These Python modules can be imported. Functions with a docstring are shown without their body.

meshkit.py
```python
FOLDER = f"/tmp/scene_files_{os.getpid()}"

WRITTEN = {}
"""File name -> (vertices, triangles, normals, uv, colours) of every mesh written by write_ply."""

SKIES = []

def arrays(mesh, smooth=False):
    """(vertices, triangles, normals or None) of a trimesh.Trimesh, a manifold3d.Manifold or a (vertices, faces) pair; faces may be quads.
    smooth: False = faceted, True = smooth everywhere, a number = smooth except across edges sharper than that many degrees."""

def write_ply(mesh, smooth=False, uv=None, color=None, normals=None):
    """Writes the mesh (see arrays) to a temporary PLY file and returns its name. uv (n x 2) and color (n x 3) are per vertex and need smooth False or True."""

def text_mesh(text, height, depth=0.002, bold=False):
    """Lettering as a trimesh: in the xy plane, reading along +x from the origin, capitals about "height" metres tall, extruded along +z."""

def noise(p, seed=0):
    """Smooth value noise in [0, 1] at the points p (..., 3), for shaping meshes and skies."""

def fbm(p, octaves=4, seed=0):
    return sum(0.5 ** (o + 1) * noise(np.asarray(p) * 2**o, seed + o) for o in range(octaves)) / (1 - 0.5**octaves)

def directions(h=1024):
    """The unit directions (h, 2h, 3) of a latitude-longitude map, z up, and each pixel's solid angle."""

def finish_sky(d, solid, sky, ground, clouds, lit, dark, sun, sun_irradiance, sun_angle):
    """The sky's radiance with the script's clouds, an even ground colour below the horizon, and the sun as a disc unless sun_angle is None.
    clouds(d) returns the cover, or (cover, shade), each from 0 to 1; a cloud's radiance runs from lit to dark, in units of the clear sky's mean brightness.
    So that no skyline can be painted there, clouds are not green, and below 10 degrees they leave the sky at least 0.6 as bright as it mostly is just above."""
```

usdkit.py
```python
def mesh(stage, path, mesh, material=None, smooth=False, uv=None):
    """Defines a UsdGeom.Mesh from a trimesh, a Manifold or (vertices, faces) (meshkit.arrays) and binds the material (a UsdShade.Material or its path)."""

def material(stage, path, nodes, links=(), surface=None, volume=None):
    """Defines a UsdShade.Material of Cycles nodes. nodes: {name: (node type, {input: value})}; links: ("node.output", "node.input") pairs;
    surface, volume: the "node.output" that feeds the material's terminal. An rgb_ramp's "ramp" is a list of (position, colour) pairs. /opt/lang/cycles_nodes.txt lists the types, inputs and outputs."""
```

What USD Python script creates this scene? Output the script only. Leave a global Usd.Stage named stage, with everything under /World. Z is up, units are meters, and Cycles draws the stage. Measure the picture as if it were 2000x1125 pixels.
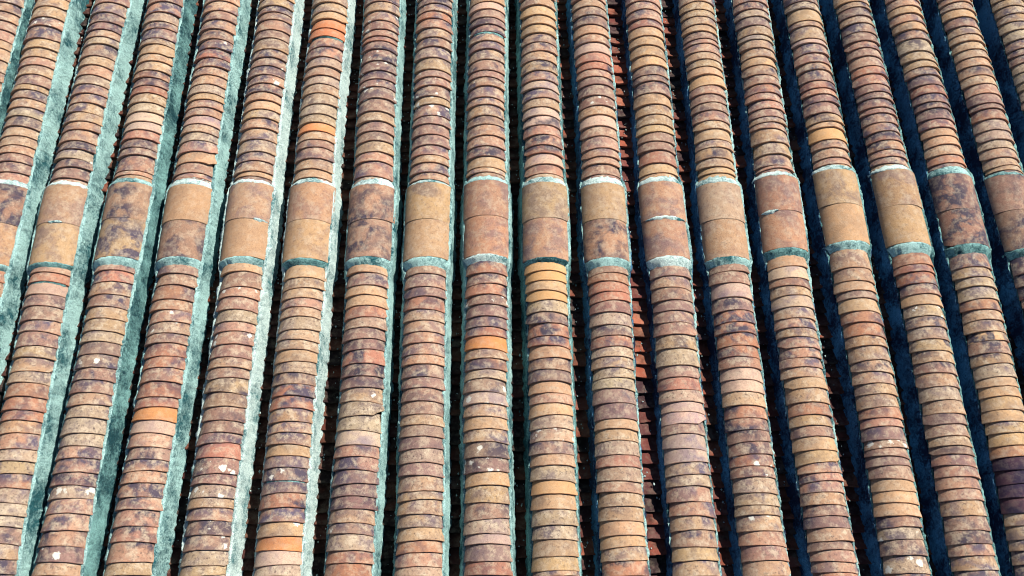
import math, random, numpy as np, meshkit, usdkit
from pxr import Usd, UsdGeom, UsdLux, UsdShade, Gf, Sdf, Vt

stage = Usd.Stage.CreateInMemory()
UsdGeom.SetStageUpAxis(stage, UsdGeom.Tokens.z)
UsdGeom.SetStageMetersPerUnit(stage, 1.0)
world = UsdGeom.Xform.Define(stage, '/World').GetPrim()
stage.SetDefaultPrim(world)
UsdGeom.Scope.Define(stage, '/World/Looks')
T = Sdf.ValueTypeNames

# ------------------------------------------------------------------ camera, sky, sun, exposure
SLOPE = math.radians(26.0)          # pitch of the roof
ORIGIN = np.array([0.0, 0.0, 6.0])  # a point of the roof slope
EU, EV, EN = np.array([1.0, 0, 0]), np.array([0, math.cos(SLOPE), math.sin(SLOPE)]), np.array([0, -math.sin(SLOPE), math.cos(SLOPE)])
def rw(u, v, n):                    # roof (across, up the slope, off the roof) -> world direction
    return u * EU + v * EV + n * EN
def unit(a):
    return a / np.linalg.norm(a)

CAM_AT = ORIGIN + rw(0.0205, -1.4928, 3.3147)
CAM_F = unit(rw(0.02243, 0.41055, -0.91156))
CAM_R = unit(rw(0.99973, -0.01487, 0.01790))
CAM_U = np.cross(CAM_R, CAM_F)
EXPOSURE = 1.52
SUN_DIR = unit(rw(0.68, 0.58, 1.0))
SUN_INTENSITY, SKY_STRENGTH = 1.25, 0.05

cam = UsdGeom.Camera.Define(stage, '/World/camera')
M = Gf.Matrix4d(*CAM_R, 0, *CAM_U, 0, *(-CAM_F), 0, *CAM_AT, 1)
cam.AddTransformOp().Set(M)
cam.CreateHorizontalApertureAttr(36.0)
cam.CreateVerticalApertureAttr(36.0 * 9 / 16)
cam.CreateFocalLengthAttr(36.0 * 1750 / 2000)
cam.CreateClippingRangeAttr(Gf.Vec2f(0.05, 5000))
cam.CreateExposureAttr(EXPOSURE)

elev, rot = math.asin(SUN_DIR[2]), math.atan2(SUN_DIR[0], SUN_DIR[1])
sky_mat = usdkit.material(stage, '/World/Looks/sky_look', {
    'sky': ('sky_texture', {'sky_type': 'single_scattering', 'sun_disc': False, 'sun_elevation': elev, 'sun_rotation': rot, 'air_density': 0.7, 'aerosol_density': 0.2, 'ozone_density': 2.0}),
    'bg': ('background_shader', {'strength': SKY_STRENGTH})}, [('sky.color', 'bg.color')], surface='bg.background')
dome = UsdLux.DomeLight.Define(stage, '/World/sky')
UsdShade.MaterialBindingAPI.Apply(dome.GetPrim()).Bind(sky_mat)
dome.GetPrim().SetCustomDataByKey('kind', 'structure')
sun = UsdLux.DistantLight.Define(stage, '/World/sun')
sun.CreateIntensityAttr(SUN_INTENSITY); sun.CreateNormalizeAttr(True); sun.CreateAngleAttr(0.53)
sun.CreateColorAttr(Gf.Vec3f(1.0, 0.945, 0.85))
zx = unit(np.cross([0, 0, 1.0], SUN_DIR)); zy = np.cross(SUN_DIR, zx)
sun.AddTransformOp().Set(Gf.Matrix4d(*zx, 0, *zy, 0, *SUN_DIR, 0, 0, 0, 30, 1))

# ------------------------------------------------------------------ helpers
rng = np.random.default_rng(20)
used = {}
def free(parent, name):
    k = (parent, name); n = used.get(k, -1) + 1; used[k] = n
    return f'{parent}/{name}' if n == 0 else f'{parent}/{name}_{n:03d}'
def tag(prim, label=None, category=None, group=None, kind=None):
    for k, v in (('label', label), ('category', category), ('group', group), ('kind', kind)):
        if v: prim.SetCustomDataByKey(k, v)
def on_roof(name, u, v, n):         # an Xform standing on the roof slope
    x = UsdGeom.Xform.Define(stage, free('/World', name))
    x.AddTranslateOp().Set(Gf.Vec3d(*(ORIGIN + rw(u, v, n))))
    x.AddRotateXOp().Set(math.degrees(SLOPE))
    return x
def put(parent, name, verts, faces, mat, **vary):
    path = free(parent if isinstance(parent, str) else str(parent.GetPath()), name)
    m = usdkit.mesh(stage, path, (verts, faces), mat, smooth=True)
    n = len(verts); api = UsdGeom.PrimvarsAPI(m)
    for k, val in vary.items():
        if np.ndim(val) == 1:
            api.CreatePrimvar(k, T.Color3fArray, 'vertex').Set(Vt.Vec3fArray.FromNumpy(np.tile(np.asarray(val, np.float32), (n, 1))))
        elif np.ndim(val) == 2:
            api.CreatePrimvar(k, T.Color3fArray, 'vertex').Set(Vt.Vec3fArray.FromNumpy(np.asarray(val, np.float32)))
    return m.GetPrim()
class Patches:                      # patches of quads; each patch keeps its own vertices, so edges between patches stay sharp
    def __init__(self): self.v, self.f, self.n = [], [], 0
    def grid(self, P, flip=False):  # P: rows x cols x 3
        r, c = P.shape[:2]
        i = np.arange(r * c).reshape(r, c) + self.n
        a, b, d, e = i[:-1, :-1].ravel(), i[:-1, 1:].ravel(), i[1:, 1:].ravel(), i[1:, :-1].ravel()
        q = np.stack([a, b, d, e], 1)
        if flip: q = q[:, ::-1]
        self.v.append(P.reshape(-1, 3)); self.f.append(np.vstack([q[:, [0, 1, 2]], q[:, [0, 2, 3]]])); self.n += r * c
    def done(self): return np.vstack(self.v), np.vstack(self.f)

# ------------------------------------------------------------------ materials
def attr(n): return ('attribute', {'attribute': n})
tile_mat = usdkit.material(stage, '/World/Looks/fired_clay', {
    'tone': attr('tone'), 'stain': attr('stain'), 'seed': attr('seed'), 'flag': attr('flag'), 'fl': ('separate_color', {}),
    'geo': ('geometry', {}), 'at': ('vector_math', {'math_type': 'add'}),
    # burnt, smoky clouds of the kiln
    'n1': ('noise_texture', {'scale': 12.5, 'detail': 4.0, 'roughness': 0.6, 'distortion': 0.35}), 'r1': ('rgb_ramp', {'ramp': [(0.43, (0, 0, 0)), (0.59, (1, 1, 1))]}),
    'n5': ('noise_texture', {'scale': 3.4, 'detail': 3.0, 'roughness': 0.6}), 'r5': ('map_range', {'from_min': 0.38, 'from_max': 0.64, 'to_min': 0.35, 'to_max': 1.5}),
    'm5': ('math', {'math_type': 'multiply'}), 'm1': ('math', {'math_type': 'multiply', 'use_clamp': True}), 'c1': ('mix_color', {'blend_type': 'mix'}),
    # grey-buff weathering
    'n2': ('noise_texture', {'scale': 34.0, 'detail': 5.0, 'roughness': 0.74}), 'r2': ('rgb_ramp', {'ramp': [(0.47, (0, 0, 0)), (0.63, (0.9, 0.9, 0.9))]}),
    'm2': ('math', {'math_type': 'multiply'}),
    'c2': ('mix_color', {'b': (0.285, 0.232, 0.172)}),
    # dark grime in finer patches
    'n3': ('noise_texture', {'scale': 95.0, 'detail': 3.0, 'roughness': 0.7}), 'r3': ('rgb_ramp', {'ramp': [(0.52, (0, 0, 0)), (0.70, (0.85, 0.85, 0.85))]}),
    'm3': ('math', {'math_type': 'multiply', 'use_clamp': True}), 'c3': ('mix_color', {'b': (0.046, 0.030, 0.029)}),
    # grain
    'n4': ('noise_texture', {'scale': 420.0, 'detail': 2.0, 'roughness': 0.7}), 'r4': ('rgb_ramp', {'ramp': [(0.3, (0.68, 0.67, 0.66)), (0.7, (1.22, 1.22, 1.2))]}),
    'c4': ('mix_color', {'blend_type': 'multiply', 'fac': 1.0, 'use_clamp_result': False}),
    # pits
    'v1': ('voronoi_texture', {'scale': 85.0}), 'p1': ('rgb_ramp', {'ramp': [(0.08, (1, 1, 1)), (0.17, (0, 0, 0))]}),
    'pn': ('noise_texture', {'scale': 30.0}), 'pr': ('rgb_ramp', {'ramp': [(0.52, (0, 0, 0)), (0.68, (0.7, 0.7, 0.7))]}), 'pm': ('math', {'math_type': 'multiply'}),
    'c5': ('mix_color', {'b': (0.032, 0.023, 0.021)}),
    # lichen
    'ln': ('noise_texture', {'scale': 110.0, 'detail': 4.0, 'roughness': 0.75}), 'lo': ('vector_math', {'math_type': 'scale', 'scale': 0.03}), 'la': ('vector_math', {'math_type': 'add'}),
    'v2': ('voronoi_texture', {'scale': 30.0}), 'sep': ('separate_color', {}), 'thr': ('map_range', {'from_min': 0.3, 'from_max': 1.0, 'to_min': -0.1, 'to_max': 0.44}),
    'less': ('math', {'math_type': 'less_than'}), 'lm': ('math', {'math_type': 'multiply'}), 'c6': ('mix_color', {'b': (0.340, 0.331, 0.294)}),
    'h1': ('math', {'math_type': 'multiply_add', 'value2': 0.55}), 'bump': ('bump', {'strength': 0.8, 'distance': 0.0022}),
    'p': ('principled_bsdf', {'roughness': 0.85, 'specular_ior_level': 0.14})},
    [('geo.position', 'at.vector1'), ('seed.vector', 'at.vector2'),
     ('at.vector', 'n1.vector'), ('n1.fac', 'r1.fac'), ('flag.color', 'fl.color'), ('geo.position', 'n5.vector'), ('n5.fac', 'r5.value'), ('r1.color', 'm5.value1'), ('r5.result', 'm5.value2'), ('m5.value', 'm1.value1'), ('fl.r', 'm1.value2'),
     ('m1.value', 'c1.fac'), ('tone.color', 'c1.a'), ('stain.color', 'c1.b'),
     ('at.vector', 'n2.vector'), ('n2.fac', 'r2.fac'), ('r2.color', 'm2.value1'), ('fl.g', 'm2.value2'), ('m2.value', 'c2.fac'), ('c1.result', 'c2.a'),
     ('at.vector', 'n3.vector'), ('n3.fac', 'r3.fac'), ('r3.color', 'm3.value1'), ('fl.g', 'm3.value2'), ('m3.value', 'c3.fac'), ('c2.result', 'c3.a'),
     ('at.vector', 'n4.vector'), ('n4.fac', 'r4.fac'), ('c3.result', 'c4.a'), ('r4.color', 'c4.b'),
     ('at.vector', 'v1.vector'), ('v1.distance', 'p1.fac'), ('at.vector', 'pn.vector'), ('pn.fac', 'pr.fac'), ('p1.color', 'pm.value1'), ('pr.color', 'pm.value2'),
     ('pm.value', 'c5.fac'), ('c4.result', 'c5.a'),
     ('at.vector', 'ln.vector'), ('ln.color', 'lo.vector1'), ('at.vector', 'la.vector1'), ('lo.vector', 'la.vector2'), ('la.vector', 'v2.vector'),
     ('v2.color', 'sep.color'), ('sep.r', 'thr.value'), ('v2.distance', 'less.value1'), ('thr.result', 'less.value2'), ('less.value', 'lm.value1'), ('fl.b', 'lm.value2'),
     ('lm.value', 'c6.fac'), ('c5.result', 'c6.a'), ('c6.result', 'p.base_color'),
     ('n3.fac', 'h1.value1'), ('n4.fac', 'h1.value3'), ('h1.value', 'bump.height'), ('bump.normal', 'p.normal')], surface='p.BSDF')

def mortar_look(name, dark, light, lo_, hi_):
    return usdkit.material(stage, f'/World/Looks/{name}', {
        'geo': ('geometry', {}), 'seed': attr('seed'), 'at': ('vector_math', {'math_type': 'add'}),
        'n0': ('noise_texture', {'scale': 6.5, 'detail': 3.0, 'roughness': 0.6}),
        'n1': ('noise_texture', {'scale': 55.0, 'detail': 5.0, 'roughness': 0.78, 'distortion': 1.2}),
        'add': ('math', {'math_type': 'multiply_add', 'value2': 0.75}), 'half': ('math', {'math_type': 'multiply_add', 'value2': 0.8, 'value3': -0.15}),
        'r1': ('rgb_ramp', {'ramp': [(lo_, dark), ((lo_ + hi_) / 2, tuple((a + b) / 2 for a, b in zip(dark, light))), (hi_, light)]}),
        'n2': ('noise_texture', {'scale': 260.0, 'detail': 4.0, 'roughness': 0.75}), 'r2': ('rgb_ramp', {'ramp': [(0.34, (0.3, 0.38, 0.42)), (0.62, (1.35, 1.3, 1.28))]}),
        'c': ('mix_color', {'blend_type': 'multiply', 'fac': 1.0, 'use_clamp_result': False}),
        'bump': ('bump', {'strength': 1.0, 'distance': 0.009}), 'h': ('math', {'math_type': 'multiply_add', 'value2': 0.4}),
        'p': ('principled_bsdf', {'roughness': 0.92, 'specular_ior_level': 0.2})},
        [('geo.position', 'at.vector1'), ('seed.vector', 'at.vector2'), ('at.vector', 'n0.vector'), ('at.vector', 'n1.vector'), ('at.vector', 'n2.vector'),
         ('n0.fac', 'half.value1'), ('n1.fac', 'add.value1'), ('half.value', 'add.value3'), ('add.value', 'r1.fac'), ('n2.fac', 'r2.fac'),
         ('r1.color', 'c.a'), ('r2.color', 'c.b'), ('c.result', 'p.base_color'), ('n2.fac', 'h.value1'), ('n1.fac', 'h.value3'), ('h.value', 'bump.height'), ('bump.normal', 'p.normal')], surface='p.BSDF')
MORTAR = {'dark': mortar_look('green_lime_mortar', (0.004, 0.035, 0.044), (0.135, 0.275, 0.265), 0.50, 0.74),
          'mid': mortar_look('pale_green_lime_mortar', (0.006, 0.055, 0.066), (0.235, 0.375, 0.36), 0.48, 0.69),
          'light': mortar_look('whitish_lime_mortar', (0.015, 0.09, 0.1), (0.36, 0.45, 0.43), 0.45, 0.65)}

MORTAR['blue'] = mortar_look('shade_blue_lime_mortar', (0.0012, 0.006, 0.026), (0.05, 0.15, 0.25), 0.54, 0.74)  # mortar with the navy of shaded flanks painted into its colour

def plain(name, col, scale=6.0, rough=0.9):
    return usdkit.material(stage, f'/World/Looks/{name}', {
        'g': ('geometry', {}), 'n': ('noise_texture', {'scale': scale, 'detail': 6.0, 'roughness': 0.65}),
        'r': ('rgb_ramp', {'ramp': [(0.3, tuple(c * 0.6 for c in col)), (0.7, tuple(c * 1.3 for c in col))]}), 'p': ('principled_bsdf', {'roughness': rough})},
        [('g.position', 'n.vector'), ('n.fac', 'r.fac'), ('r.color', 'p.base_color')], surface='p.BSDF')
deck_mat, ground_mat = plain('dark_roof_boards', (0.05, 0.04, 0.035)), plain('trodden_earth', (0.16, 0.13, 0.1), 0.8)

# ------------------------------------------------------------------ clay colours
TONE = {'t': (0.216, 0.147, 0.094), 'g': (0.198, 0.154, 0.113), 'y': (0.262, 0.172, 0.105), 'Y': (0.31, 0.185, 0.094), 'w': (0.276, 0.202, 0.161), 'p': (0.212, 0.124, 0.090),
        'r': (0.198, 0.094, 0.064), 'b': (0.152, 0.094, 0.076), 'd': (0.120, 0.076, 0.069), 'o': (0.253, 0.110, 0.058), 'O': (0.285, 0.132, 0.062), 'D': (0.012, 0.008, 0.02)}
STAIN = {'t': (0.059, 0.047, 0.070), 'g': (0.062, 0.050, 0.073), 'y': (0.120, 0.083, 0.064), 'Y': (0.230, 0.129, 0.055), 'w': (0.093, 0.074, 0.110), 'p': (0.053, 0.042, 0.062),
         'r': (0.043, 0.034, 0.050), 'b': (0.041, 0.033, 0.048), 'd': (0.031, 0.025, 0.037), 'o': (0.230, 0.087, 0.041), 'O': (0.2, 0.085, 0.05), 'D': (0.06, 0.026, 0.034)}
WEATHER = {'t': 0.9, 'g': 1.0, 'y': 0.6, 'Y': 0.2, 'w': 0.5, 'p': 0.8, 'r': 0.6, 'b': 0.75, 'd': 0.6, 'o': 0.35, 'O': 0.3, 'D': 0.12}
BLOTCH = {'t': 0.6, 'g': 0.6, 'y': 0.5, 'Y': 0.3, 'w': 0.5, 'p': 0.8, 'r': 0.8, 'b': 0.9, 'd': 0.95, 'o': 0.4, 'O': 0.5, 'D': 0.75}
last_tone = [np.array(TONE['t'])]
def clay(code):
    a = code[0]; k = rng.uniform(0.88, 1.12)
    tone = np.array(TONE[a]) * k * rng.uniform(0.95, 1.05, 3)
    tone = tone.mean() + (tone - tone.mean()) * 1.1
    if a not in 'ODo':                  # tiles of one firing lie next to each other
        tone = 0.78 * tone + 0.22 * last_tone[0]; last_tone[0] = tone
    stain = np.array(STAIN[a]) * rng.uniform(0.8, 1.2)
    blotch, weather, lichen = BLOTCH[a] * 1.15, WEATHER[a], 0.0
    for c in code[1:]:
        if c == 'l': lichen = 1.0
        elif c not in 'cm': stain = np.array(STAIN[c]) * 1.1; blotch = 1.0
    return dict(tone=tone, stain=stain, seed=rng.uniform(-40, 40, 3), flag=np.array([blotch, weather, lichen]))

# ------------------------------------------------------------------ where everything lies on the roof
# Ridge: (places of its centre line as (up-slope, across)), (end of upper run, top of long tile, joint, foot of long tile, start of lower run),
# lower edges of its upper tiles, lower edges of its lower tiles: millimetres up the slope and a letter for the fired colour.
RIDGES = {
 -1: ([(1.404, -2.236)], [0.492, 0.463, 0.284, 0.103, 0.079],
  '1393b 1340t 1288b 1232p 1186t 1126t 1063t',
  ''),
 0: ([(1.405, -2.0245), (0.323, -2.0202)], [0.491, 0.462, 0.283, 0.102, 0.077],
  '1419t 1356t 1307pl 1235b 1181t 1131t 1086p 1032t 981b 952t 908b 859t 811g 760b 710t 663t 625p 581b 530b',
  '33r -24t'),
 1: ([(1.405, -1.7535), (0.322, -1.7634), (-1.044, -1.7377)], [0.477, 0.46, 0.282, 0.1, 0.079],
  '1441p 1383t 1329b 1284d 1244t 1200g 1135b 1085t 1031p 982g 931p 882p 833t 783t 741p 681p 641b 596gl 550b 499b',
  '64p 21rm -32w -85b -144bd -192p -250b -297t -353t -399g -454r -505r -546r -595t -653p -696g -745t -797r -849g -896g -935g -992b -1046t -1093b'),
 2: ([(1.405, -1.4994), (0.321, -1.5026), (-1.047, -1.5153)], [0.5, 0.469, 0.303, 0.124, 0.083],
  '1445b 1384p 1331g 1291p 1232b 1200t 1149y 1106t 1054t 1018r 973d 929rd 881t 832g 783w 740w 694r 649d 611b 534p 510p',
  '70b 19rb -34t -87bl -139t -191t -235g -286d -339bl -391b -440b -488t -538g -598g -645g -691p -742b -790bd -837gl -891p -949p -1004pd -1058dl -1102t'),
 3: ([(1.405, -1.2399), (0.32, -1.2475), (-1.05, -1.2635)], [0.499, 0.457, 0.29, 0.122, 0.082],
  '1447p 1393p 1341b 1286p 1229b 1176bl 1126r 1076p 1031p 977t 933g 898y 855p 812p 769w 727t 685g 627p 574y 521b 497p',
  '54b 3pd -57r -103p -155pl -203tl -244b -298r -344r -400p -458rd -500r -550O -600w -650p -699bd -740p -783pd -835p -879p -938pd -993pd -1061pd -1105t'),
 4: ([(1.405, -0.9856), (0.318, -0.9937), (-1.054, -0.9984)], [0.487, 0.467, 0.296, 0.121, 0.089],
  '1423t 1384p 1343b 1284p 1235b 1172t 1126b 1078bl 1031b 983pl 937b 892y 843y 798t 747p 689t 626g 581b 528t 504y',
  '59y -9b -52pl -105p -157g -198p -249pl -303b -346t -389b -444td -499b -553bd -600b -640b -694r -755bl -793b -838gl -875t -921p -972bl -1025bl -1076g -1109t'),
 5: ([(1.406, -0.733), (0.317, -0.7382), (-1.057, -0.7425)], [0.486, 0.466, 0.291, 0.112, 0.08],
  '1443t 1389t 1343y 1293o 1244om 1186p 1130p 1075g 1028p 977g 930t 871gd 819g 774t 730O 688t 649b 593b 540t 495y',
  '32y -14t -57t -96p -138t -190g -234t -275t -322y -368g -414b -460r -511r -562t -602t -647t -689y -733dp -781blm -826dr -878rd -929p -978yl -1028O -1077w -1114g'),
 6: ([(1.406, -0.488), (0.316, -0.482), (-1.06, -0.4877)], [0.49, 0.455, 0.29, 0.118, 0.078],
  '1448b 1394t 1336pl 1284bl 1246p 1218r 1172d 1107bl 1051dl 1006b 963bl 901bl 832b 780t 729b 680b 625t 575p 502p',
  '53y -2b -45y -94y -140rd -185g -233b -277d -334rd -384d -430d -485tl -539gc -596g -652w -695rb -745br -796dr -841d -886d -937t -973bl -1031g -1073r -1118rd'),
 7: ([(1.406, -0.24), (0.314, -0.2444), (-1.063, -0.2467)], [0.476, 0.463, 0.289, 0.116, 0.07],
  '1438b 1392pl 1349r 1294p 1242t 1188b 1125g 1061t 1018pl 972pl 914bl 873tl 810pl 767b 712b 657b 610pl 570t 521p 485p',
  '44bd -11p -54dr -107r -156g -204p -249p -299p -336p -389b -432b -484b -538bd -576t -621db -668dr -721g -768b -824t -856t -908t -952t -1000t -1043rd -1090p -1121g'),
 8: ([(1.406, 0.0062), (0.313, -0.0019), (-1.066, -0.0024)], [0.502, 0.473, 0.306, 0.126, 0.093],
  '1450y 1404w 1356b 1313d 1270bm 1218t 1171dp 1114t 1057b 1016b 967pl 909p 865p 809t 766b 707p 652p 602b 545y 517t',
  '49r 2b -48rd -87dl -140d -185dr -223r -278O -316t -360r -401gl -453bl -499wl -547t -595y -644t -702dl -756dl -807y -867t -926bd -979g -1015w -1072dr -1119rd'),
 9: ([(1.406, 0.2447), (0.312, 0.2478), (-1.069, 0.2435)], [0.501, 0.462, 0.294, 0.11, 0.088],
  '1429t 1371y 1318y 1265y 1211b 1162p 1109t 1052td 998p 953w 904p 856t 808w 761wd 710r 656pd 614rd 560w 512r',
  '55Y 15Y -32y -73Y -124g -170bd -225rd -266r -313y -364b -413dr -459y -498p -546y -597g -644tl -691b -735y -792g -839Y -894y -951g -1001g -1059y -1108y -1127p'),
 10: ([(1.407, 0.491), (0.311, 0.4938), (-1.072, 0.491)], [0.5, 0.457, 0.287, 0.108, 0.067],
  '1421t 1371b 1313d 1261y 1211p 1155w 1102r 1061r 1020p 975d 915bd 860bl 812t 754w 699p 642p 597p 560p 507b',
  '46b 6r -37r -76r -126d -179g -224b -271r -312g -359t -399g -442g -500db -561d -602y -647t -699g -743rd -794g -837pd -887t -939td -992y -1031y -1076t -1128rd'),
 11: ([(1.407, 0.7477), (0.309, 0.748), (-1.075, 0.7446)], [0.501, 0.464, 0.291, 0.114, 0.065],
  '1449p 1402t 1347p 1305r 1251y 1195y 1134y 1083y 1029d 993d 927b 868y 814t 763t 722y 677b 629bd 563r 514y',
  '30b -21p -75bd -124db -173p -222pd -280td -348g -398b -447rd -496g -538w -582wc -623b -678w -728w -774t -817g -873p -925p -976t -1031b -1081y -1133t'),
 12: ([(1.407, 1.0003), (0.308, 0.9942), (-1.079, 0.9915)], [0.497, 0.458, 0.284, 0.109, 0.073],
  '1450p 1405t 1362t 1313t 1275y 1232d 1204p 1157p 1115t 1074t 1029y 970y 925p 877b 833bd 781p 738t 683y 641t 587yd 545t 513y',
  '51b -1b -66w -123bd -172rb -217rd -272r -316r -363p -413wd -459wd -514t -562r -609b -654dl -702bd -746rl -787bl -843g -888t -925t -979tl -1032p -1085p -1136t'),
 13: ([(1.407, 1.2547), (0.307, 1.2422), (-1.082, 1.2419)], [0.515, 0.493, 0.323, 0.148, 0.11],
  '1450p 1406b 1362g 1309d 1256t 1228g 1180t 1129t 1083y 1028bd 979p 929r 889p 845p 802b 772t 737p 669t 607t 549p 532p',
  '71y 20w -17r -60t -110w -156t -198p -236t -281p -322p -362p -405t -448y -504t -555rd -596t -638b -689y -735y -772p -805p -845p -891td -930bd -972dr -1018t -1052bd -1090p -1128p'),
 14: ([(1.407, 1.5025), (0.305, 1.5072), (-1.085, 1.4995)], [0.547, 0.522, 0.355, 0.179, 0.14],
  '1450d 1406gd 1338y 1304p 1232t 1204w 1152p 1097p 1055td 996b 956r 920p 880d 819b 775yd 745yd 681Y 639b 589t 556p',
  '62t 3t -40y -73d -130y -179r -235rd -276td -337t -384td -431t -474t -526t -567r -601p -652dr -683tl -716bd -751dr -800p -843y -886y -933y -973b -1016gl -1072bd -1133gl'),
 15: ([(1.408, 1.7461), (0.304, 1.762), (-1.088, 1.7475)], [0.546, 0.521, 0.347, 0.17, 0.117],
  '1450t 1416b 1367d 1323t 1270b 1218bd 1176p 1129bd 1078p 1032r 978p 933d 897b 849b 818p 770b 723p 676rd 630pd 592p 555b',
  '75rd 42r -9rb -57b -103y -153tl -199b -251t -299td -346td -390b -446t -502g -550t -595d -641t -678t -710d -754pr -795pr -838pr -879p -934t -988b -1036b -1075p -1125t'),
 16: ([(1.408, 1.9952), (0.303, 2.0033), (-1.091, 1.9729)], [0.549, 0.496, 0.329, 0.162, 0.117],
  '1426p 1382y 1333p 1285y 1232b 1162gd 1110t 1071y 1027b 973dr 924r 879dr 844d 787d 744p 701y 654y 604t 558r',
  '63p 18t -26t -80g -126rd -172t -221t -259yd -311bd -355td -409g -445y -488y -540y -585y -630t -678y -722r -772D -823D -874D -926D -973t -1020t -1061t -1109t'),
 17: ([(1.408, 2.2475), (0.302, 2.2573)], [0.509, 0.493, 0.322, 0.142, 0.104],
  '1449p 1407t 1358y 1304b 1261t 1218t 1171t 1124t 1078p 1023yd 977t 923p 874d 843b 787r 730g 679g 633g 586p 545t 520t',
  '36p -19b -67r'),
 18: ([(1.408, 2.5041)], [0.509, 0.493, 0.321, 0.141, 0.102],
  '1427t 1382t 1333t 1285g 1232g 1180p 1143b 1101b 1050g 1004g 959g 905t',
  ''),
}

HALF, PHI = 0.083, math.radians(62)
RAD = HALF / math.sin(PHI)
CROWN = RAD * (1 - math.cos(PHI))
V_TOP, V_LOW = 1.72, -1.30

def centre(i):
    pts = RIDGES[i][0]
    v, u = np.array([p[0] for p in pts]), np.array([p[1] for p in pts])
    nominal = (i - 8) * 0.25
    c = np.polyfit(v, u - nominal, min(len(v) - 1, 2)) if len(v) > 1 else np.array([u[0] - nominal])
    return lambda x: nominal + np.polyval(c, np.clip(x, -1.35, 1.6))
CENTRE = {i: centre(i) for i in RIDGES}
def wobble(x, seed, amount):        # slow drift of a hand-laid line
    x = np.asarray(x, float)
    return amount * (meshkit.noise(np.stack([x * 2.2, 0 * x + seed * 3.7, 0 * x], -1), seed + 50) - 0.5) * 2

def in_reach(u, v):                 # is this bit of roof within, or a little outside, the width of roof the picture shows
    d = ORIGIN + rw(u, v, 0) - CAM_AT
    z = d @ CAM_F
    return abs(d @ CAM_R) < z * (1000 + 240) / 1750

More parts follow.
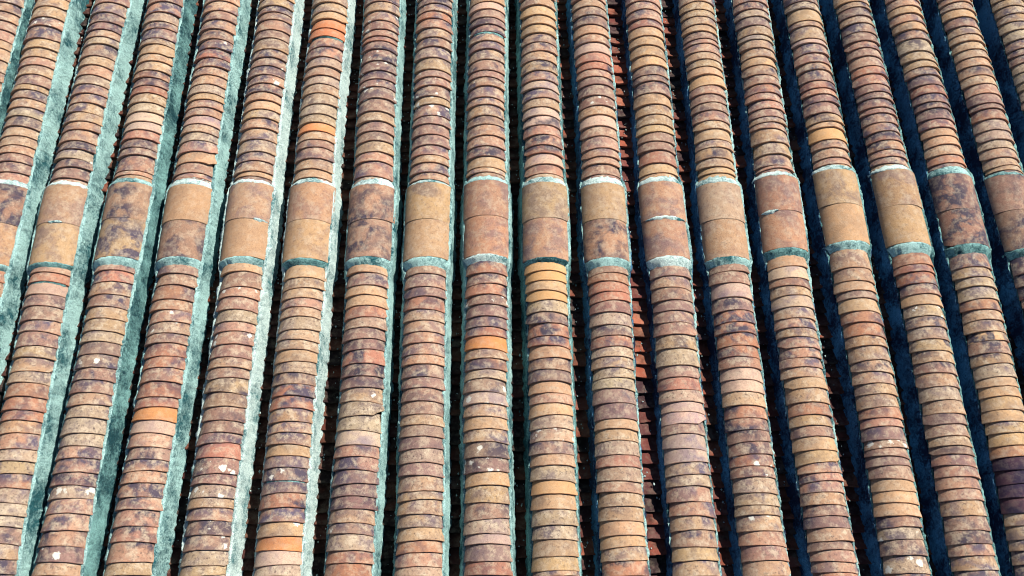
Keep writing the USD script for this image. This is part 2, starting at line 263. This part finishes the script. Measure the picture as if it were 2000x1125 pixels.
def cover_tile(parent, line, v0, v1, code, r_front, r_back, th, mat, name='cover_tile', half=HALF, phi=PHI, cols=13, rough=1.0, offset=None):
    """A curved tile whose lower edge is at v0; v1 its upper end (under the tile above)."""
    t = np.linspace(-1, 1, cols)
    ang = t * phi
    du, tilt = rng.normal(0, 0.0016) * rough, rng.normal(0, 0.014) * rough
    half = half * (1 + rng.normal(0, 0.009) * rough)
    lean = rng.normal(0, 0.0027) * rough
    edge = lean * t + 0.0009 * rough * (meshkit.noise(np.stack([t * 3 + rng.uniform(0, 99), 0 * t, 0 * t], -1), 3) - 0.5) * 2 + rng.normal(0, 0.0004, cols) * rough
    edge = edge + rng.normal(0, 0.0012) * rough * (1 - t * t)
    chip = code.endswith('c') or rng.random() < 0.10 * rough
    if chip:
        s, w, d = rng.choice([-1, 1]), rng.uniform(0.08, 0.35), rng.uniform(0.004, 0.016)
        if code.endswith('c'): s, w, d = 1, 0.5, 0.024
        edge = edge + np.clip((s * t - (1 - w)) / w, 0, 1) ** 0.7 * d
    if offset is not None: du += offset
    def ring(v, r, dv=0.0):
        vv = np.broadcast_to(v + dv, (cols,))
        a = ang + tilt
        u = line(vv) - line.base + du + r * np.sin(a) * (half / HALF)
        n = r * np.cos(a) - RAD * math.cos(PHI)
        return np.stack([u, vv, n], -1)
    P = Patches()
    vm = v0 * 0.45 + v1 * 0.55
    rf = r_front + rng.normal(0, 0.0006)
    rm = rf * 0.45 + r_back * 0.55 + 0.0006
    top = np.stack([ring(v0, rf - 0.0016, edge), ring(v0 + 0.0022, rf, edge), ring(vm, rm, edge * 0.4), ring(v1, r_back)])
    P.grid(top)
    P.grid(np.stack([ring(v0 + 0.0006, rf - th, edge), ring(v0, rf - 0.0016, edge)]))
    P.grid(np.stack([ring(v1, r_back - th * 0.8), ring(v0 + 0.0006, rf - th, edge)]))
    for k in (0, -1):
        lower = np.stack([ring(v0 + 0.0006, rf - th, edge)[k], ring(v1, r_back - th * 0.8)[k]])
        upper = np.stack([ring(v0, rf - 0.0016, edge)[k], ring(v1, r_back)[k]])
        P.grid(np.stack([lower, upper]), flip=(k == 0))
    v, f = P.done()
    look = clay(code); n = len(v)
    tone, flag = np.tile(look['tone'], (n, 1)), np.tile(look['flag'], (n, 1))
    if rough == 1.0:                # stain strength varies along the tile; the lower rim is tinted redder
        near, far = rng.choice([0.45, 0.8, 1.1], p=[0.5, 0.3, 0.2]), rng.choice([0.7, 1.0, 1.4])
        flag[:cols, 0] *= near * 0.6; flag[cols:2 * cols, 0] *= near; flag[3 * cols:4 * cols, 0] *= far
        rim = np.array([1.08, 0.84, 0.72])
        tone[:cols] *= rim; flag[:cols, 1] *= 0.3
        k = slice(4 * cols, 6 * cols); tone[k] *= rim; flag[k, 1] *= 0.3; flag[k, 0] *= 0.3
    else:
        flag[:, 1] *= 0.6
        flag[:, 0] *= 1.15 if len(code) > 1 else 0.5
        tone *= np.array([1.03, 0.99, 0.93])
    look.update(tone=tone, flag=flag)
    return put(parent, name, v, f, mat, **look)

def parse(s):
    return [(int(w[:w.find(next(c for c in w if c.isalpha()))]) / 1000, w.lstrip('-0123456789')) for w in s.split()]
MIX = 'ttttgggyyppppbbbrdt'
def fill(edges, hi, lo):
    """Edges between hi and lo; where none is listed the run goes on at its usual pace."""
    out, last = [], hi
    for v, c in edges + [(lo, None)]:
        while last - v > 0.083:
            last -= rng.uniform(0.042, 0.055); out.append((last, MIX[rng.integers(len(MIX))]))
        if c: out.append((v, c)); last = v
    return out

def mortar_band(ridge, line, v_hi, v_lo, r_hi, r_lo, mat, seed):
    """Trowelled mortar across the ridge, from v_hi to v_lo down the slope."""
    rows, cols = 9, 38
    a = np.linspace(-1.16, 1.16, cols) * PHI
    s = np.linspace(0, 1, rows)
    A, Sx = np.meshgrid(a, s)
    q = np.stack([A * 5 + seed, Sx * 0, Sx * 0], -1)
    hi = v_hi + 0.010 * (meshkit.fbm(q * 1.3, 3, 7) - 0.5)
    lo = v_lo + 0.010 * (meshkit.fbm(q * 1.7, 3, 9) - 0.5)
    Vv = hi + (lo - hi) * Sx
    ease = Sx * Sx * (3 - 2 * Sx)
    r = RAD + r_hi + (r_lo - r_hi) * ease + 0.003 * np.sin(math.pi * Sx) + 0.005 * (meshkit.fbm(np.stack([A * 9 + seed, Vv * 90, 0 * A], -1), 4, 2) - 0.5)
    r[0] -= 0.005; r[-1] -= 0.005
    u = line(Vv) - line.base + r * np.sin(A)
    n = r * np.cos(A) - RAD * math.cos(PHI)
    P = Patches(); P.grid(np.stack([u, Vv, n], -1), flip=True)
    v, f = P.done()
    return put(ridge, 'mortar_band', v, f, mat, seed=rng.uniform(-9, 9, 3))

def mortar_side(ridge, ridge_number, line, side, v_a, v_b, bump_a, bump_b, mat, seed, wide):
    """The mortar flank of a ridge, from under the tile edges down to the channel."""
    vs = np.arange(v_b, v_a, 0.0065)
    prof = np.array([(0.0775, 0.000), (0.0815, 0.0065), (0.0865, 0.0035), (0.0895, -0.008), (0.0925, -0.03), (0.0965, -0.062), (0.104, -0.098)])
    if side < 0: prof[:3] = (0.0765, -0.009), (0.0805, -0.0035), (0.0845, -0.007)   # the sheltered flank was struck off under the tile edges
    Vv = np.repeat(vs[:, None], len(prof), 1)
    x, n = np.tile(prof[:, 0], (len(vs), 1)), np.tile(prof[:, 1], (len(vs), 1))
    k = np.arange(len(prof))[None]
    swell = 1 / (1 + np.exp(-(bump_a - Vv) / 0.012)) / (1 + np.exp(-(Vv - bump_b) / 0.012))
    x = x + swell * 0.011 * (k > 0) + wide * (k > 1)
    n = n + swell * 0.010 * (k < 4)
    z = np.stack([Vv * 22, 0 * Vv + seed * 1.3, k * 0.9 + 0 * Vv], -1)
    x = x + 0.014 * (meshkit.fbm(z, 3, 11) - 0.5) * (k > 0) + 0.013 * (meshkit.fbm(z * 4.1, 3, 17) - 0.5)
    n = n + 0.012 * (meshkit.fbm(z * 2.1 + 5, 3, 13) - 0.5) * (k < 4)
    u = line(Vv) - line.base + side * x
    G = np.stack([u, Vv, n], -1)
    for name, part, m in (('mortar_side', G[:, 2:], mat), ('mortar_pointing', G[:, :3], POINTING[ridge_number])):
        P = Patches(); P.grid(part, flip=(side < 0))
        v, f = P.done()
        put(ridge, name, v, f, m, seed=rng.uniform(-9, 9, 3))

LABELS = {
 -1: 'sliver of a tile ridge cut off by the top left corner of the roof',
 0: 'tan tile ridge whose two long tiles are cut through by the left picture edge',
 1: 'tile ridge with two plain ochre long tiles and a whitish pink tile just below',
 2: 'tile ridge whose upper long tile carries a dark blue grey smoke stain',
 3: 'tile ridge with a yellow long tile above a purple brown one, orange tile below',
 4: 'tile ridge with two pale golden long tiles and whitish mortar flank, red brown lower tiles',
 5: 'tile ridge with salmon tiles near its top and a bright orange tile near its foot',
 6: 'tile ridge whose two long tiles are streaked with dark purple and orange',
 7: 'tile ridge with big white lichen blots halfway up and plain pinkish tiles below its band',
 8: 'tile ridge with one glowing yellow orange tile below its band and white lichen under it',
 9: 'tile ridge with whitish pink tiles above its band and bright yellow tiles just below it',
 10: 'tile ridge whose lower long tile is purple at one corner, beside the sunlit orange channel',
 11: 'tile ridge with a white mortar line smeared across the joint of its long tiles',
 12: 'tile ridge with a grey tan upper long tile and a white lichen splash low down',
 13: 'tile ridge with orange tan long tiles and a white mortar dab at the joint',
 14: 'tile ridge with a blue grey spot on a yellow tile a little above its band',
 15: 'tile ridge with three blue spotted grey tiles in a row below its band',
 16: 'tile ridge with two purple stained long tiles and four near black tiles at its foot',
 17: 'grey tan tile ridge cut by the right picture edge at its purple brown long tiles',
 18: 'last tile ridge of grey tan tiles, cut off by the top right corner'}
SHORT = {-1: 'corner sliver', 0: 'left edge ridge', 1: 'ochre ridge', 2: 'smoke stained ridge', 3: 'yellow purple ridge', 4: 'pale golden ridge', 5: 'salmon tiled ridge', 6: 'purple streaked ridge', 7: 'white blotted ridge', 8: 'glowing tile ridge', 9: 'bright yellow ridge', 10: 'purple cornered ridge', 11: 'smeared joint ridge', 12: 'lichen splashed ridge', 13: 'orange tan ridge', 14: 'blue spot ridge', 15: 'three spot ridge', 16: 'black tiled ridge', 17: 'right edge ridge', 18: 'top right corner ridge'}
LONG = {-1: 'tt', 0: 'bt', 1: 'tt', 2: 'bt', 3: 'yb', 4: 'ty', 5: 'tt', 6: 'pb', 7: 'tt', 8: 'pp', 9: 'tp', 10: 'tp', 11: 'pp', 12: 'gt', 13: 'pp', 14: 'ty', 15: 'tt', 16: 'bb', 17: 'bb', 18: 'tt'}
LONGMARK = {2: ('d', 'b'), 3: ('', 'd'), 6: ('d', 'd'), 10: ('', 'd'), 16: ('d', 'd'), 17: ('d', 'd'), 0: ('d', '')}
FLANK = {-1: 'dark', 0: 'mid', 1: 'mid', 2: 'dark', 3: 'mid', 4: 'light', 5: 'light', 6: 'mid', 7: 'mid', 8: 'mid', 9: 'dark', 10: 'blue', 11: 'blue', 12: 'blue', 13: 'blue', 14: 'blue', 15: 'blue', 16: 'blue', 17: 'blue', 18: 'blue'}  # the blue look carries painted shade on the right-hand ridges
BANDS = {2: ('mid', 'mid'), 16: ('mid', 'dark'), 17: ('mid', 'dark'), 11: ('light', 'light'), 8: ('mid', 'light')}
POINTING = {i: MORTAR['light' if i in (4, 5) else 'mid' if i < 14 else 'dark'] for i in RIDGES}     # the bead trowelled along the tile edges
PARTLABEL = {'O': 'bright orange newer tile', 'Y': 'bright yellow tile', 'o': 'salmon red tile', 'w': 'whitish pink tile', 'D': 'near black tile'}

class Line:
    def __init__(self, i): self.i, self.base = i, CENTRE[i](0.3)
    def __call__(self, v): return CENTRE[self.i](v) + wobble(v, self.i, 0.0045)

for i in RIDGES:
    line = Line(i)
    ridge = on_roof('tile_ridge', line.base, 0, 0)
    R0 = ridge.GetPrim()
    tag(R0, LABELS[i], 'tile ridge', 'rolled ridges of overlapping clay tiles on the roof')
    b0, b1, b2, b3, b4 = RIDGES[i][1]
    reach = [v for v in np.arange(V_LOW, V_TOP, 0.02) if in_reach(line(v), v)]
    v_end, v_start = min(reach), max(reach)
    def label(p, c):
        if c[0] in PARTLABEL: tag(p, PARTLABEL[c[0]])
        elif 'l' in c: tag(p, 'tile spotted with white lichen')
    def run(edges, v_hi, thick=1.0):
        prev, prev_th = v_hi, 0.009
        for v, c in edges:
            th = rng.uniform(0.0085, 0.0125) * thick
            if v < v_end: break
            front, back = RAD + 0.004, RAD + 0.0025 - prev_th
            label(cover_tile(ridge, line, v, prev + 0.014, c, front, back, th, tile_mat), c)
            if 'm' in c:            # a smear of mortar squeezed out under the lower edge
                t = np.linspace(-0.7, 0.85, 24); a = t * PHI; rows = []
                for s, hgt in ((0.003, -0.004), (-0.002, -0.0035), (-0.007, -0.0045), (-0.013, -0.012)):
                    vv = v + s * (0.6 + 0.8 * meshkit.noise(np.stack([t * 8 + i, 0 * t + s * 90, 0 * t], -1), 5))
                    r = RAD + 0.002 + hgt
                    rows.append(np.stack([line(vv) - line.base + r * np.sin(a), vv, r * np.cos(a) - RAD * math.cos(PHI)], -1))
                P = Patches(); P.grid(np.stack(rows)); pv, pf = P.done()
                tag(put(ridge, 'mortar_smear', pv, pf, MORTAR['dark'], seed=rng.uniform(-9, 9, 3)), 'green mortar squeezed out under a tile edge')
            prev, prev_th = v, th
        return prev
    up = fill(parse(RIDGES[i][2]), V_TOP, b0 + 0.02)
    run(up + [(b0 - 0.012, MIX[rng.integers(len(MIX))])], V_TOP + 0.05)
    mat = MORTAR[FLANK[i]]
    if b1 > v_end:
        hi, lo_ = BANDS.get(i, ('light', ('mid', 'dark', 'mid', 'mid')[i % 4]))
        mortar_band(ridge, line, b0 + 0.014, b1 - 0.004, -0.006, 0.0125, MORTAR[hi], i * 3.1 + 20)
        c1, c2 = LONG[i]; m1, m2 = LONGMARK.get(i, ('', ''))
        for (va, vb, c, r) in ((b2, b1, c1 + m1, 0.0125), (b3, b2 - 0.003, c2 + m2, 0.0110)):
            p = cover_tile(ridge, line, va, vb + 0.002, c, RAD + r, RAD + r - 0.001, 0.011, tile_mat, 'long_tile', half=HALF + 0.003, cols=17, rough=0.6)
        if i in (11, 13, 1, 4):
            w = {11: 1, 13: 0.4, 1: 0.3, 4: 0.35}[i]
            x0 = {11: 0.0, 13: -0.55, 1: 0.05, 4: 0.6}[i]
            cc = 22; t = x0 + np.linspace(-0.8, 0.8, cc) * w; a = t * PHI
            rows = []
            for s, h in ((-1, -0.002), (-0.4, 0.003), (0.3, 0.0035), (1, -0.002)):
                vv = b2 + s * 0.008 * (0.55 + meshkit.noise(np.stack([t * 9 + i, 0 * t + s, 0 * t], -1), 5)) * np.sqrt(np.clip(1 - ((t - x0) / (0.82 * w)) ** 2, 0.02, 1))
                r = RAD + 0.0125 + h
                rows.append(np.stack([line(vv) - line.base + r * np.sin(a), vv, r * np.cos(a) - RAD * math.cos(PHI)], -1))
            P = Patches(); P.grid(np.stack(rows)); v, f = P.done()
            tag(put(ridge, 'mortar_smear', v, f, MORTAR['light'], seed=rng.uniform(-9, 9, 3)), 'white mortar smeared over the joint of the long tiles')
        mortar_band(ridge, line, b3 + 0.003, b4 - 0.004, 0.0125, -0.008, MORTAR[lo_], i * 2.3 + 60)
        run([(v, c) for v, c in fill(parse(RIDGES[i][3]), b4, V_LOW)], b4 + 0.02, 0.82)
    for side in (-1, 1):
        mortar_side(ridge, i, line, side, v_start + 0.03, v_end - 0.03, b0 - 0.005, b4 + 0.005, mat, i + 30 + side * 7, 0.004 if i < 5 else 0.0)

# ------------------------------------------------------------------ channels of pan tiles between the ridges
PAN = [(0.135, 0.045, 0.022), (0.105, 0.036, 0.021), (0.075, 0.026, 0.019), (0.143, 0.060, 0.030), (0.041, 0.017, 0.015), (0.022, 0.012, 0.013)]
PAINTED_SUN = {1: 0.7, 2: 0.6, 9: 1.0, 10: 1.5, 11: 1.2, 12: 1.1, 13: 0.9, 14: 0.8, 15: 0.8, 16: 0.7}    # sun or deep shade of each channel, put into its tile colour
order = sorted(RIDGES)
OCT = np.array([[1, 0, 0], [-1, 0, 0], [0, 1, 0], [0, -1, 0], [0, 0, 1], [0, 0, -1]], float)
OCTF = np.array([[0, 2, 4], [2, 1, 4], [1, 3, 4], [3, 0, 4], [2, 0, 5], [1, 2, 5], [3, 1, 5], [0, 3, 5]])
for i, j in zip(order[:-1], order[1:]):
    la, lb = Line(i), Line(j)
    mid = lambda v: (la(v) + lb(v)) / 2
    base = float(mid(0.3))
    ch = on_roof('tile_channel', base, 0, -0.1)
    tag(ch.GetPrim(), f'sunken channel of red tiles between {SHORT[i]} and {SHORT[j]}', 'tile channel', 'sunken channels of pan tiles between the ridges')
    lift = -0.006 + {9: 0.018, 10: 0.042, 11: 0.028, 12: 0.02, 13: 0.012, 1: 0.004}.get(i, 0.0)
    inside = [x for x in np.arange(V_LOW, V_TOP, 0.02) if in_reach(mid(x), x)]
    vs = np.linspace(min(inside), max(inside), 40); uu = np.array([-0.06, -0.02, 0.02, 0.06])
    P = Patches(); P.grid(np.stack([mid(vs)[:, None] - base + uu[None], np.repeat(vs[:, None], 4, 1), -0.016 + 0.012 * (meshkit.fbm(np.stack([vs[:, None] * 20 + 0 * uu, 0 * vs[:, None] + uu * 30 + i, 0 * vs[:, None] + 0 * uu], -1), 2) - 0.5)], -1), flip=True)
    vv, ff = P.done(); put(ch, 'channel_bed', vv, ff, deck_mat)
    v, hi = V_TOP, V_TOP + 0.06
    while v > V_LOW:
        v -= rng.uniform(0.048, 0.066)
        if not in_reach(mid(v), v): hi = v; continue
        half, th = 0.052, rng.uniform(0.014, 0.019)
        cols = 9; t = np.linspace(-1, 1, cols); du, lean, dz = rng.normal(0, 0.004), rng.normal(0, 0.05), rng.normal(0, 0.003) + lift
        edge = 0.004 * (1 - t * t) * rng.normal(0.3, 0.6) + rng.normal(0, 0.0009, cols) + rng.normal(0, 0.003) * t
        def row(vv, n, e=0.0):
            return np.stack([mid(vv) - base + du + half * t, vv + e + 0 * t, n - 0.006 + dz + 0.016 * t * t + lean * half * t], -1)
        P = Patches()
        P.grid(np.stack([row(v, 0.0215, edge), row(v + 0.0025, 0.023, edge), row(v * 0.5 + hi * 0.5, 0.012, edge * 0.5), row(hi + 0.012, 0.0005)]))
        P.grid(np.stack([row(v + 0.001, 0.023 - th, edge), row(v, 0.0215, edge)]))
        vv, ff = P.done()
        c = np.array(PAN[rng.integers(len(PAN))]) * rng.uniform(0.7, 1.2) * PAINTED_SUN.get(i, 0.5) * np.array([0.8, 0.62, 0.7])
        put(ch, 'pan_tile', vv, ff, tile_mat, tone=c, stain=c * 0.25, seed=rng.uniform(-40, 40, 3), flag=np.array([0.8, 0.15, 0.0]))
        hi = v
    cv, cf = [], []                 # crumbs of mortar and clay fallen into the channel
    for k in range(70):
        v = rng.uniform(min(inside), max(inside)); s = rng.uniform(0.0015, 0.0045) * np.array([1, rng.uniform(0.6, 1.8), rng.uniform(0.4, 0.9)])
        cf.append(OCTF + 6 * k)
        cv.append(OCT * s * rng.uniform(0.6, 1.2, (6, 3)) + [mid(v) - base + rng.normal(0, 0.016), v, 0.014 + lift + rng.uniform(0, 0.006)])
    tag(put(ch, 'mortar_crumbs', np.vstack(cv), np.vstack(cf), MORTAR['light'], seed=rng.uniform(-9, 9, 3)), kind='stuff')

# ------------------------------------------------------------------ roof boards below the tiles, and the ground far below
def slab(name, u0, u1, v0, v1, n0, n1, mat):
    b = np.array([[u, v, n] for n in (n0, n1) for v in (v0, v1) for u in (u0, u1)], float)
    w = np.array([ORIGIN + rw(*p) for p in b])
    f = np.array([[0, 2, 3, 1], [4, 5, 7, 6], [0, 1, 5, 4], [2, 6, 7, 3], [0, 4, 6, 2], [1, 3, 7, 5]])
    m = usdkit.mesh(stage, free('/World', name), (w, f), mat)
    return m.GetPrim()
tag(slab('roof_deck', -2.7, 3.0, V_LOW - 0.2, V_TOP + 0.2, -0.26, -0.128, deck_mat), 'dark boards of the roof slope under the tiles', 'roof deck', kind='structure')
g = usdkit.mesh(stage, '/World/ground', (np.array([[-900, -900, 0], [900, -900, 0], [900, 900, 0], [-900, 900, 0]], float), np.array([[0, 1, 2, 3]])), ground_mat)
tag(g.GetPrim(), 'bare earth far below the roof', 'ground', kind='structure')
